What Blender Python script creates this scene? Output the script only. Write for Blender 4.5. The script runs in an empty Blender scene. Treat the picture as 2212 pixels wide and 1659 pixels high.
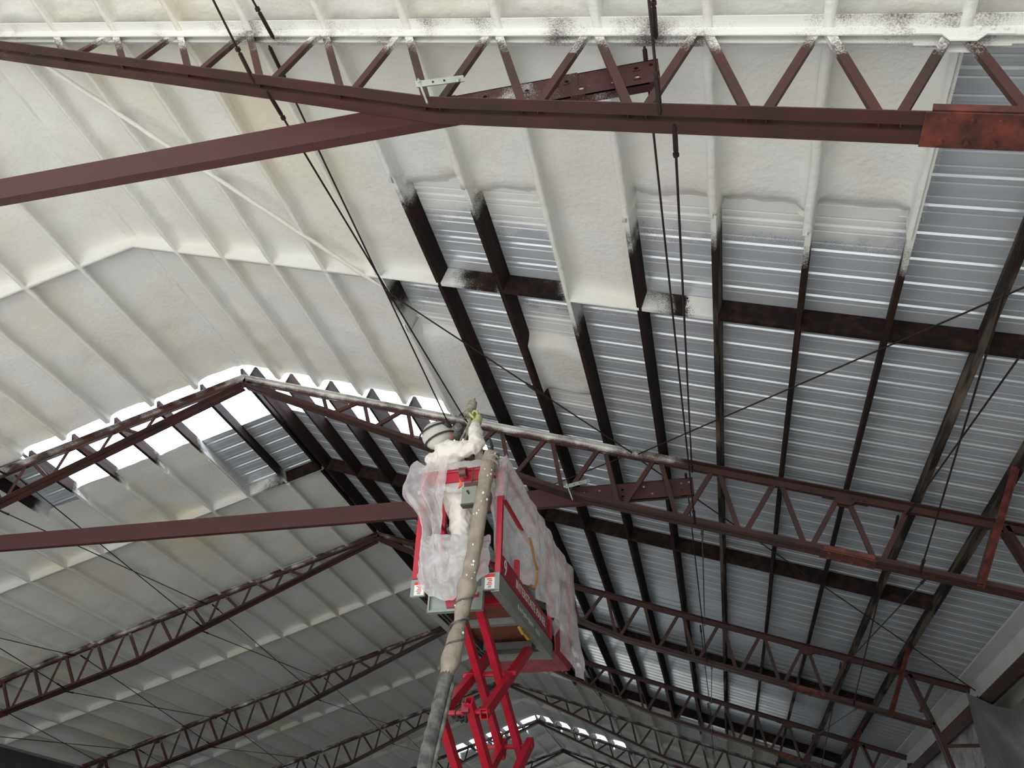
import bpy, bmesh, math, random
from mathutils import Vector, Matrix, noise
random.seed(7)
R_ = math.radians
SC = bpy.context.scene
COL = SC.collection

# ---------------------------------------------------------------- camera, sky, sun, exposure
W, H = 2212, 1659
CAMZ = 1.6
cam = bpy.data.cameras.new('camera')
cam.sensor_width = 36.0
cam.lens = 1721.9 / W * 36.0
cam.clip_start, cam.clip_end = 0.05, 500
camo = bpy.data.objects.new('camera', cam); COL.objects.link(camo)
right = Vector((.9751, .2196, .0224)); down = Vector((-.1086, .5618, -.8201)); fwd = Vector((-.1926, .7977, .5716))
fwd.normalize(); right = (right - fwd * right.dot(fwd)).normalized(); upv = right.cross(fwd).normalized()
M = Matrix((right, upv, -fwd)).transposed().to_4x4(); M.translation = Vector((0, 0, CAMZ))
camo.matrix_world = M
SC.camera = camo

world = bpy.data.worlds.new('sky'); SC.world = world; world.use_nodes = True
wn = world.node_tree; wn.nodes['Background'].inputs[0].default_value = (.80, .90, 1.0, 1)
wn.nodes['Background'].inputs[1].default_value = 1.25
sun = bpy.data.lights.new('sun_offscreen', 'SUN'); sun.energy = 7.0; sun.angle = R_(1.5); sun.color = (1, .985, .955)
suno = bpy.data.objects.new('sun_offscreen', sun); COL.objects.link(suno)
sd = Vector((-.12, .86, -.46)).normalized()          # low sun reaching in through the open front end behind the camera
suno.rotation_euler = sd.to_track_quat('-Z', 'Y').to_euler()
vs = SC.view_settings
vs.view_transform = 'Standard'; vs.look = 'None'; vs.gamma = 1.0; vs.use_curve_mapping = False
vs.exposure = 1.55

# ---------------------------------------------------------------- dimensions (metres)
RX, RZ = -6.6685, CAMZ + 7.3494         # ridge
SL = .3325; TH = math.atan(SL); CT, ST = math.cos(TH), math.sin(TH)
Y1, BAY = 3.182, 6.1
PU = .717                                # purlin spacing (plan)
PH, PT_ = .235, .046                     # purlin depth, thickness
EAVE = 11.25
def TY(n): return Y1 + (n - 1) * BAY
def PT(side, u, y, h):                   # point on a roof slope: u from ridge, h above purlin soffit
    return Vector((RX + side * (u + ST * h), y, RZ - SL * u + CT * h))
def sstep(a, b, x):
    t = min(1, max(0, (x - a) / (b - a))); return t * t * (3 - 2 * t)
def ns(x, y, z=0): return noise.noise(Vector((x, y, z)))

# ---------------------------------------------------------------- mesh collector
class MB:
    def __init__(s): s.v = []; s.f = []; s.a = []
    def add(s, vs_, fs, at=None):
        o = len(s.v); s.v += [tuple(p) for p in vs_]; s.f += [tuple(i + o for i in f) for f in fs]
        s.a += (at if at is not None else [0.0] * len(vs_))
    def box(s, c, sx, sy, sz, ax=None):
        c = Vector(c); ax = ax or (Vector((1, 0, 0)), Vector((0, 1, 0)), Vector((0, 0, 1)))
        P = [c + ax[0] * (i * sx / 2) + ax[1] * (j * sy / 2) + ax[2] * (k * sz / 2) for i in (-1, 1) for j in (-1, 1) for k in (-1, 1)]
        s.add(P, [(0, 1, 3, 2), (4, 6, 7, 5), (0, 4, 5, 1), (2, 3, 7, 6), (0, 2, 6, 4), (1, 5, 7, 3)])
    def sweep(s, p0, p1, prof, A, B, n=1, sp=None):
        p0, p1 = Vector(p0), Vector(p1); m = len(prof); V = []; F = []; at = []
        for i in range(n + 1):
            c = p0.lerp(p1, i / n)
            for a, b in prof:
                q = c + A * a + B * b; V.append(q); at.append(sp(q) if sp else 0.0)
        for i in range(n):
            for j in range(m):
                k = (j + 1) % m; F.append((i * m + j, i * m + k, (i + 1) * m + k, (i + 1) * m + j))
        F.append(tuple(range(m))[::-1]); F.append(tuple(n * m + j for j in range(m)))
        s.add(V, F, at)
    def tube(s, pts, r, m=8, cap=True):
        pts = [Vector(p) for p in pts]; n = len(pts); V = []; F = []
        rr = r if isinstance(r, (list, tuple)) else [r] * n
        d0 = (pts[1] - pts[0]).normalized(); A = d0.orthogonal().normalized()
        for i, p in enumerate(pts):
            d = (pts[min(i + 1, n - 1)] - pts[max(i - 1, 0)]).normalized()
            A = (A - d * A.dot(d)).normalized(); B = d.cross(A)
            for j in range(m):
                t = 2 * math.pi * j / m; V.append(p + (A * math.cos(t) + B * math.sin(t)) * rr[i])
        for i in range(n - 1):
            for j in range(m):
                k = (j + 1) % m; F.append((i * m + j, i * m + k, (i + 1) * m + k, (i + 1) * m + j))
        if cap: F.append(tuple(range(m))[::-1]); F.append(tuple((n - 1) * m + j for j in range(m)))
        s.add(V, F)
    def grid(s, rows, at=None, closed=False):
        n, m = len(rows), len(rows[0]); V = [p for r in rows for p in r]
        F = [(i * m + j, i * m + j + 1, (i + 1) * m + j + 1, (i + 1) * m + j) for i in range(n - 1) for j in range(m - 1)]
        if closed: F += [(i * m + m - 1, i * m, (i + 1) * m, (i + 1) * m + m - 1) for i in range(n - 1)]
        s.add(V, F, [a for r in at for a in r] if at else None)
    def mesh(s, name, mat, smooth=False, fix=True):
        me = bpy.data.meshes.new(name); me.from_pydata(s.v, [], s.f); me.update()
        if fix:
            bm = bmesh.new(); bm.from_mesh(me); bmesh.ops.recalc_face_normals(bm, faces=bm.faces); bm.to_mesh(me); bm.free()
        if any(s.a):
            at = me.attributes.new('spray', 'FLOAT', 'POINT'); at.data.foreach_set('value', s.a)
        if mat: me.materials.append(mat)
        if smooth: me.polygons.foreach_set('use_smooth', [True] * len(me.polygons))
        return me
    def build(s, name, mat, parent=None, smooth=False, fix=True):
        return link(name, s.mesh(name, mat, smooth, fix), parent)
def link(name, me, parent=None):
    o = bpy.data.objects.new(name, me); COL.objects.link(o)
    if parent: o.parent = parent; o.matrix_parent_inverse = parent.matrix_world.inverted()
    return o
def tag(o, label=None, cat=None, group=None, kind=None):
    if label: o['label'] = label
    if cat: o['category'] = cat
    if group: o['group'] = group
    if kind: o['kind'] = kind
    return o
def empty(name, loc=(0, 0, 0)):
    o = bpy.data.objects.new(name, None); COL.objects.link(o); o.empty_display_size = .1
    o.location = loc; o.matrix_world = Matrix.Translation(Vector(loc)); return o

# ---------------------------------------------------------------- materials
FOAM_A, FOAM_B = (.79, .79, .765, 1), (.74, .715, .625, 1)
def mat(name, col=(.5, .5, .5), rough=.6, metal=0.0, col2=None, scale=4.0, bump=0.0, bscale=20.0, spray=False, stretch=None, thr=(.35, .65), coat=0.0, spec=.5, tint=False):
    m = bpy.data.materials.new(name); m.use_nodes = True; nt = m.node_tree; N = nt.nodes; L = nt.links
    b = N['Principled BSDF']; b.inputs['Roughness'].default_value = rough; b.inputs['Metallic'].default_value = metal
    if coat: b.inputs['Coat Weight'].default_value = coat
    b.inputs['Specular IOR Level'].default_value = spec
    tc = N.new('ShaderNodeTexCoord'); src = tc.outputs['Object']
    if stretch:
        mp = N.new('ShaderNodeMapping'); mp.inputs['Scale'].default_value = stretch; L.new(src, mp.inputs[0]); src = mp.outputs[0]
    out = None
    if col2:
        nz = N.new('ShaderNodeTexNoise'); nz.inputs['Scale'].default_value = scale; nz.inputs['Detail'].default_value = 5
        L.new(src, nz.inputs['Vector'])
        rp = N.new('ShaderNodeValToRGB'); rp.color_ramp.elements[0].position = thr[0]; rp.color_ramp.elements[1].position = thr[1]
        rp.color_ramp.elements[0].color = (*col[:3], 1); rp.color_ramp.elements[1].color = (*col2[:3], 1)
        L.new(nz.outputs['Fac'], rp.inputs[0]); out = rp.outputs[0]
    else:
        b.inputs['Base Color'].default_value = (*col[:3], 1)
    if tint:                                    # yellower foam in patches, batch by batch
        at = N.new('ShaderNodeAttribute'); at.attribute_name = 'spray'; mx = N.new('ShaderNodeMix'); mx.data_type = 'RGBA'
        L.new(at.outputs['Fac'], mx.inputs[0]); L.new(out, mx.inputs[6]); mx.inputs[7].default_value = (.74, .67, .45, 1); out = mx.outputs[2]
    if spray:                                   # foam overspray: density per vertex, broken up into specks
        at = N.new('ShaderNodeAttribute'); at.attribute_name = 'spray'
        n1 = N.new('ShaderNodeTexNoise'); n1.inputs['Scale'].default_value = 95; n1.inputs['Detail'].default_value = 3
        n2 = N.new('ShaderNodeTexNoise'); n2.inputs['Scale'].default_value = 3.2; n2.inputs['Detail'].default_value = 3
        L.new(tc.outputs['Object'], n1.inputs['Vector']); L.new(tc.outputs['Object'], n2.inputs['Vector'])
        def mth(op, a, c):
            q = N.new('ShaderNodeMath'); q.operation = op
            for i, x in enumerate((a, c)):
                if isinstance(x, (int, float)): q.inputs[i].default_value = x
                else: L.new(x, q.inputs[i])
            return q.outputs[0]
        a1 = mth('MULTIPLY', mth('SUBTRACT', n1.outputs['Fac'], .5), .9)
        a2 = mth('MULTIPLY', mth('SUBTRACT', n2.outputs['Fac'], .5), 1.5)
        on = mth('MINIMUM', mth('MULTIPLY', at.outputs['Fac'], 12), 1.0)
        s_ = mth('MULTIPLY', mth('ADD', mth('ADD', at.outputs['Fac'], a1), a2), on)
        mr = N.new('ShaderNodeMapRange'); mr.interpolation_type = 'SMOOTHSTEP'; L.new(s_, mr.inputs[0])
        mr.inputs[1].default_value = .12; mr.inputs[2].default_value = .80
        mx = N.new('ShaderNodeMix'); mx.data_type = 'RGBA'; L.new(mr.outputs[0], mx.inputs[0])
        if out: L.new(out, mx.inputs[6])
        else: mx.inputs[6].default_value = (*col[:3], 1)
        mx.inputs[7].default_value = FOAM_A; out = mx.outputs[2]
        if metal:
            L.new(mth('MULTIPLY', mth('SUBTRACT', 1.0, mr.outputs[0]), metal), b.inputs['Metallic'])
            L.new(mth('ADD', mth('MULTIPLY', mr.outputs[0], .8 - rough), rough), b.inputs['Roughness'])
    if out: L.new(out, b.inputs['Base Color'])
    if bump:
        nb = N.new('ShaderNodeTexNoise'); nb.inputs['Scale'].default_value = bscale; nb.inputs['Detail'].default_value = 4
        L.new(src, nb.inputs['Vector']); bp = N.new('ShaderNodeBump'); bp.inputs['Strength'].default_value = bump
        bp.inputs['Distance'].default_value = .02; L.new(nb.outputs['Fac'], bp.inputs['Height']); L.new(bp.outputs[0], b.inputs['Normal'])
    return m
def film(name, col, transp, rough=.25, trans_w=.5):
    m = bpy.data.materials.new(name); m.use_nodes = True; nt = m.node_tree; N = nt.nodes; L = nt.links
    b = N['Principled BSDF']; b.inputs['Base Color'].default_value = (*col, 1); b.inputs['Roughness'].default_value = rough
    tcb = N.new('ShaderNodeTexCoord'); nb = N.new('ShaderNodeTexNoise'); nb.inputs['Scale'].default_value = 9; nb.inputs['Detail'].default_value = 3; nb.inputs['Distortion'].default_value = 1.6
    L.new(tcb.outputs['Object'], nb.inputs['Vector']); bp = N.new('ShaderNodeBump'); bp.inputs['Strength'].default_value = .8; bp.inputs['Distance'].default_value = .03
    L.new(nb.outputs['Fac'], bp.inputs['Height']); L.new(bp.outputs[0], b.inputs['Normal'])
    tl = N.new('ShaderNodeBsdfTranslucent'); tl.inputs[0].default_value = (*col, 1)
    m1 = N.new('ShaderNodeMixShader'); m1.inputs[0].default_value = trans_w; L.new(b.outputs[0], m1.inputs[1]); L.new(tl.outputs[0], m1.inputs[2])
    tp = N.new('ShaderNodeBsdfTransparent'); m2 = N.new('ShaderNodeMixShader')
    nz = N.new('ShaderNodeTexNoise'); nz.inputs['Scale'].default_value = 7; nz.inputs['Detail'].default_value = 4
    tc = N.new('ShaderNodeTexCoord'); L.new(tc.outputs['Object'], nz.inputs['Vector'])
    mr = N.new('ShaderNodeMapRange'); mr.inputs[1].default_value = .3; mr.inputs[2].default_value = .7
    mr.inputs[3].default_value = max(0, transp - .16); mr.inputs[4].default_value = min(1, transp + .16)
    L.new(nz.outputs['Fac'], mr.inputs[0]); L.new(mr.outputs[0], m2.inputs[0])
    L.new(m1.outputs[0], m2.inputs[1]); L.new(tp.outputs[0], m2.inputs[2])
    L.new(m2.outputs[0], N['Material Output'].inputs[0]); return m
MT = {
 'foam': mat('spray_foam', FOAM_A[:3], .92, 0, FOAM_B[:3], 1.1, .55, 16, thr=(.45, .85), spec=.2, tint=True),
 'sheet': mat('galvanised_sheet', (.62, .66, .71), .22, .38, (.70, .735, .77), 1.4, .08, 1.0, spray=True, stretch=(.35, 7.0, 1)),
 'timber': mat('dark_timber', (.014, .010, .010), .75, 0, (.045, .021, .017), 1.2, .25, 30, spray=True, stretch=(9, .5, 9), thr=(.42, .72), spec=.15),
 'timber_worn': mat('worn_timber', (.026, .019, .016), .8, 0, (.15, .12, .095), 1.3, .25, 30, spray=True, stretch=(5, .7, 5), thr=(.46, .60), spec=.15),
 'steel': mat('red_primer_steel', (.070, .023, .021), .6, .0, (.040, .020, .017), 3.0, .08, 40, spray=True),
 'rust': mat('rusty_steel', (.19, .045, .032), .7, .1, (.06, .022, .018), 9.0, .15, 40),
 'channel': mat('new_red_primer', (.066, .019, .021), .55, .0, (.056, .018, .019), 2.0, .05, 120, spray=True),
 'zinc': mat('zinc_plate', (.55, .58, .55), .35, .7, (.42, .46, .43), 12),
 'rod': mat('dark_rod', (.018, .014, .013), .55, .3, (.035, .02, .017), 6),
 'concrete': mat('concrete', (.45, .445, .44), .8, 0, (.38, .375, .37), .8, .1, 6),
 'ground': mat('gravel_ground', (.42, .39, .34), .95, 0, (.33, .31, .27), .5),
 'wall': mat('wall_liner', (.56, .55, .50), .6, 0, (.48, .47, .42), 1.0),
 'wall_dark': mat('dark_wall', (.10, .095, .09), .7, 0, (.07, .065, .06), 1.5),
 'white_trim': mat('white_trim', (.78, .78, .76), .5, 0, (.70, .70, .68), 3),
 'red': mat('lift_red', (.50, .010, .030), .35, 0, (.38, .012, .030), 8, .04, 60, coat=.2),
 'red_faded': mat('lift_red_faded', (.40, .06, .085), .55, 0, (.30, .035, .055), 6),
 'red_panel': mat('lift_red_panel', (.32, .018, .040), .5, 0, (.28, .016, .036), 5),
 'grey': mat('lift_grey', (.27, .30, .275), .45, .2, (.235, .26, .24), 6),
 'grey_dark': mat('lift_grey_dark', (.06, .06, .06), .6, .2, (.09, .085, .08), 6),
 'brown': mat('rusty_underside', (.19, .066, .035), .8, 0, (.13, .045, .028), 5, .15, 30),
 'black': mat('black_rubber', (.012, .012, .013), .5),
 'white_paint': mat('white_lettering', (.80, .78, .76), .5),
 'grey_paint': mat('grey_lettering', (.50, .53, .49), .5),
 'sticker': mat('sticker_white', (.78, .77, .74), .5), 'sticker_red': mat('sticker_red', (.62, .03, .03), .5),
 'suit': mat('white_suit', (.80, .76, .70), .85, 0, (.78, .72, .66), 6, .35, 9),
 'hood': mat('hood_fabric', (.52, .50, .45), .85, 0, (.60, .575, .52), 9, .2, 12),
 'strap': mat('dark_strap', (.035, .025, .03), .6), 'visor': mat('respirator_grey', (.22, .22, .215), .5, 0, (.12, .12, .125), 26),
 'skin': mat('skin', (.45, .24, .17), .6),
 'glove': mat('lime_glove', (.52, .53, .26), .75, 0, (.44, .46, .20), 14, .2, 30),
 'gun': mat('foam_crusted_gun', (.33, .31, .24), .7, 0, (.20, .18, .14), 18, .2, 40),
 'gun_metal': mat('gun_metal', (.30, .30, .31), .35, .8),
 'hose': mat('foam_crusted_hose', (.36, .31, .245), .85, 0, (.25, .21, .165), 9, .9, 16),
 'hose_dark': mat('grey_wrapped_hose', (.17, .165, .15), .8, 0, (.06, .06, .06), 14, .7, 22),
 'crust': mat('foam_spot', (.85, .82, .74), .9),
 'film': film('clear_film', (.93, .90, .91), .32, .12, .5), 'film_thin': film('thin_clear_film', (.82, .82, .82), .50, .18, .4),
 'tarp': mat('grey_tarp', (.155, .16, .145), .55, 0, (.20, .205, .185), 2.5, .3, 5),
 'boxgreen': mat('grey_green_plastic', (.24, .265, .215), .5, 0, (.20, .22, .18), 6),
 'orange': mat('orange_plastic', (.72, .10, .03), .5), 'tape': mat('maroon_tape', (.10, .018, .022), .35, coat=.4),
 'cable': mat('orange_brown_cable', (.36, .19, .05), .45, coat=.3), 'yellow': mat('yellow_strap', (.66, .42, .04), .6),
}
sk = bpy.data.materials.new('translucent_skylight'); sk.use_nodes = True
_n = sk.node_tree; _t = _n.nodes.new('ShaderNodeBsdfTranslucent'); _t.inputs[0].default_value = (.93, .96, 1, 1)
_g = _n.nodes.new('ShaderNodeBsdfTransparent'); _g.inputs[0].default_value = (.9, .95, 1, 1)
_m = _n.nodes.new('ShaderNodeMixShader'); _m.inputs[0].default_value = .15
_n.links.new(_t.outputs[0], _m.inputs[1]); _n.links.new(_g.outputs[0], _m.inputs[2]); _n.links.new(_m.outputs[0], _n.nodes['Material Output'].inputs[0])
MT['skylight'] = sk

# ---------------------------------------------------------------- the setting: floor, walls
YF, YB = -9.0, TY(9) + 1.5
XL, XR = RX - 11.35, RX + 11.35
ZE = RZ - SL * 11.3
def slab(name, x0, x1, y0, y1, z0, z1, m):
    mb = MB(); mb.box(((x0 + x1) / 2, (y0 + y1) / 2, (z0 + z1) / 2), x1 - x0, y1 - y0, z1 - z0); return tag(mb.build(name, m), kind='structure')
slab('floor', XL - .1, XR + .1, YF, YB, -.2, 0, MT['concrete'])
g = slab('ground', -120, 110, -130, 170, -.3, -.21, MT['ground'])
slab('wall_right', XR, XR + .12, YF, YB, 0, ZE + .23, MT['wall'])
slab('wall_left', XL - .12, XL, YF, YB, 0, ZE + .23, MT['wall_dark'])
# back gable wall with a wide open doorway
mb = MB()
dx0, dx1, dz = -16.0, 1.0, 5.0
prof = [(XL, 0), (dx0, 0), (dx0, dz), (dx1, dz), (dx1, 0), (XR, 0), (XR, ZE + .2), (RX, RZ + .25), (XL, ZE + .2)]
mb.add([(x, YB, z) for x, z in prof] + [(x, YB + .12, z) for x, z in prof],
       [(0, 1, 2, 8), (2, 3, 7, 8), (3, 4, 5, 6), (3, 6, 7), (9, 17, 11, 10), (11, 17, 16, 12), (12, 15, 14, 13), (12, 16, 15)] +
       [(i, (i + 1) % 9, 9 + (i + 1) % 9, 9 + i) for i in range(9)])
tag(mb.build('wall_back', MT['wall']), kind='structure')

# ---------------------------------------------------------------- where foam has been sprayed
BIG = 99
# right slope: gap -> list of (start, end) inside each bay, measured from the bay's first truss
R1 = {0: [(0, 5.90)], 1: [(0, 5.92)], 2: [(0, 5.90)], 3: [(0, 5.93)], 4: [(0, 5.93)], 5: [(0, 3.05), (4.05, 6.1)], 6: [(0, 1.85)], 7: [(0, 1.92), (3.93, 5.32)],
      8: [(0, 3.05)], 9: [(0, 1.78)], 10: [(0, 1.80)], 11: [(0, 1.76)]}
R4 = {0: .9, 1: 1.2, 2: 1.8, 3: 2.3, 4: 3.5, 5: 3.8, 6: 4.0, 7: 4.2, 8: 4.5, 9: 4.9, 10: 4.2, 11: 4.6}
L2 = {0: [(3.05, 6.1)], 1: [(3.05, 6.1)], 2: [(1.14, 6.1)], 3: [(1.10, 6.1)], 4: [(1.16, 6.1)], 5: [(1.45, 6.1)]}
def foam_iv(side, b, k):
    if side > 0:
        if b == 1: return R1.get(k, [])
        if b in (2, 3): return []
        if b == 4: return [(R4[k], 6.1)] if k in R4 else []
    elif b == 2: return L2.get(k, [(0, 6.1)])
    if b == 6 and k <= 4: return [(1.3, 6.1)]
    if b in (1, 5) and k <= 4: return [(0, 5.92)]
    return [(0, 6.1)]
P1 = {5: [(-1, 3.0), (3.85, 9)], 6: [(-1, 1.57)], 7: [(-1, 1.6)], 8: [(-1, 3.3)], 9: [(-1, 1.85)], 10: [(-1, 1.70)], 11: [(-1, 1.82)], 12: [(-1, 1.78)]}
def coat_iv(side, b, k):                         # stretches of purlin k buried in foam
    if side > 0:
        if b == 1: return [(-1, 9)] if k <= 4 else P1.get(k, [])
        if b in (2, 3): return []
        if b == 4: return [(R4[k] + .3, 9)] if k in R4 else []
    elif b == 2:
        if k == 0: return []
        if k == 1: return [(3.1, 9)]
        if k <= 6: return [(1.45 + .1 * (k == 2), 9)]
    if b == 6 and k <= 5: return [(1.35, 9)]
    return [(-1, 9)]
def coated(side, b, k, y): return any(a <= y <= c for a, c in coat_iv(side, b, k))
def bare_any(side, b, k): return coat_iv(side, b, k) != [(-1, 9)]
MID = 3.05
def block_coated(side, b, k):
    if side > 0 and b == 1: return k <= 5 or k == 8
    if side > 0 and b in (2, 3, 4): return b == 4 and k <= 3
    return True
def gap_spray(side, b, k, y):                    # mist on bare surfaces close to the foam's edge
    s = 0
    for a, c in foam_iv(side, b, k):
        if a - .05 <= y <= c + .05: s = 1
        else: s = max(s, 1 - min(abs(y - a), abs(y - c)) / .55)
    return max(0, s)
def purl_spray(side, b, k, y):
    s = 0
    for a, c in coat_iv(side, b, k):
        if a <= y <= c: s = 1
        else: s = max(s, 1 - min(abs(y - a), abs(y - c)) / .42)
    return max(0, s)

ceil_r = tag(empty('ceiling', (RX + 5.6, 20, RZ - 1.8)), 'right roof slope of bare metal sheets, dark timber purlins and patches of foam', kind='structure')
ceil_l = tag(empty('ceiling', (RX - 5.6, 20, RZ - 1.8)), 'left roof slope coated with cream spray foam', kind='structure')
CE = {1: ceil_r, -1: ceil_l}
NK = 15
KMAX = NK

# --- roof sheets: ribs every 0.3 m running from ridge to eave
def sheet_profile(w):
    P = []; n = max(1, round(w / .3)); q = w / n
    for i in range(n):
        o = i * q
        P += [(o, 0), (o + .055, 0), (o + .067, .005), (o + .079, 0), (o + .118, 0), (o + .132, .015), (o + .158, .015), (o + .172, 0), (o + .215, 0), (o + .227, .005), (o + .239, 0)]
    P.append((w + .012, -.0015)); return P
def make_sheet(side, y0, w, u0, u1, nu, bay=None):
    mb = MB(); rows = []; at = []
    pr = sheet_profile(w)
    for i in range(nu + 1):
        r = []; a = []
        u = u0 + (u1 - u0) * i / nu
        for dy, dh in pr:
            uu = u if i else (u0 if u0 > 0 else -ST * (PH + dh))
            r.append(PT(side, uu, y0 + dy, PH + .001 + dh))
            if bay is None: a.append(0.0)
            else:
                k = int(max(0, min(NK - 1, u // PU))); a.append(gap_spray(side, bay, k, y0 + dy - TY(bay)))
        rows.append(r); at.append(a)
    mb.grid(rows, at); return mb
strips = [(TY(2) - .14, TY(2) + 1.30), (TY(6) - .14, TY(6) + 1.30)]
cuts = []
y = strips[0][0]
while y > YF + .1: cuts.append((y - .9, y)); y -= .9
cuts = cuts[::-1] + [strips[0]]; y = strips[0][1]
while y < strips[1][0] - .01:
    e = y + .9
    if e > strips[1][0] - .3: e = strips[1][0]
    cuts.append((y, e)); y = e
cuts.append(strips[1]); y = strips[1][1]
while y < YB: cuts.append((y, y + .9)); y += .9
SKU = 5 * PU + .1
cache = {}
for side in (1, -1):
    for (a, c) in cuts:
        is_sky = (a, c) in strips
        bay = None
        if side > 0 and TY(1) - .5 < a < TY(2): bay = 1
        if is_sky:
            for (s0, s1) in ((a, (a + c) / 2), ((a + c) / 2, c)):
                make_sheet(side, s0, s1 - s0, 0, SKU, 2).build('skylight_panel', MT['skylight'], CE[side], fix=False)
            make_sheet(side, a, c - a, SKU, EAVE + .1, 2).build('roof_sheet', MT['sheet'], CE[side], fix=False)
        elif bay is not None:
            make_sheet(side, a, c - a, 0, EAVE + .1, 47, bay).build('roof_sheet', MT['sheet'], CE[side], fix=False)
        else:
            key = (side, round(c - a, 3))
            if key not in cache:
                cache[key] = make_sheet(side, 0, c - a, 0, EAVE + .1, 3).mesh('roof_sheet', MT['sheet'], fix=False)
            o = link('roof_sheet', cache[key]); o.location = (0, a, 0); o.parent = CE[side]
            o.matrix_parent_inverse = CE[side].matrix_world.inverted()
# ridge cap outside keeps the sky out
for (a, c) in [(YF, strips[0][0]), strips[0], (strips[0][1], strips[1][0]), strips[1], (strips[1][1], YB)]:
    mb = MB(); mb.grid([[PT(-1, .35, yy, PH + .045), Vector((RX, yy, RZ + PH + .10)), PT(1, .35, yy, PH + .045)] for yy in (a, c)])
    mb.build('ridge_cap', MT['skylight'] if (a, c) in strips else MT['sheet'], ceil_r)

# --- timber purlins and mid-bay blocking where they show
def rect(a, b): return [(-a / 2, 0), (a / 2, 0), (a / 2, b), (-a / 2, b)]
for side in (1, -1):
    A = Vector((side * CT, 0, -ST)); B = Vector((side * ST, 0, CT))
    for b in range(0, 8):
        for k in range(0, NK + 1):
            if not bare_any(side, b, k) or k == NK: continue
            u = PU * k if k else .055
            fine = side > 0 and b == 1 or b == 2
            mb = MB(); f = (lambda q, s=side, bb=b, kk=k: purl_spray(s, bb, kk, q.y - TY(bb))) if any(coat_iv(side, b, k)) else None
            jog = .012 * math.sin(k * 7.3 + b * 3.1)
            y0, y1 = TY(b) + .002, TY(b + 1) - .002
            if side > 0 and b == 1 and k == 0: pass
            mb.sweep(PT(side, u + jog, y0, 0), PT(side, u - jog, y1, 0), rect(PT_ + (.012 if k in (13, 14) else 0), PH), A, B, 60 if fine else (20 if f else 1), f)
            mb.build('purlin', MT['timber_worn'] if (k in (10, 13, 14) or (k in (9, 12) and b >= 3)) and side > 0 else MT['timber'], CE[side])
        for k in range(0, NK - 1):
            if block_coated(side, b, k) and not (side < 0 and b == 2 and k <= 1): continue
            if not bare_any(side, b, k) and not bare_any(side, b, k + 1): continue
            u0 = PU * k if k else .06
            y = TY(b) + MID
            def f(q, s=side, bb=b, kk=k):
                u = (q.x - RX) * s; t = (u - PU * kk) / PU
                if s > 0 and bb == 1: return {6: .85 - 1.0 * t, 7: max(0, 1.0 * t - .55), 9: 1.0 - 1.9 * t}.get(kk, 0)
                if s < 0 and kk == 1: return .7 * t
                return 0
            mb = MB(); mb.sweep(PT(side, u0 + .024, y, .004), PT(side, PU * (k + 1) - .024, y, .004), rect(PT_, PH - .006), Vector((0, 1, 0)), B, 16, f)
            mb.build('blocking', MT['timber'], CE[side])

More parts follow.
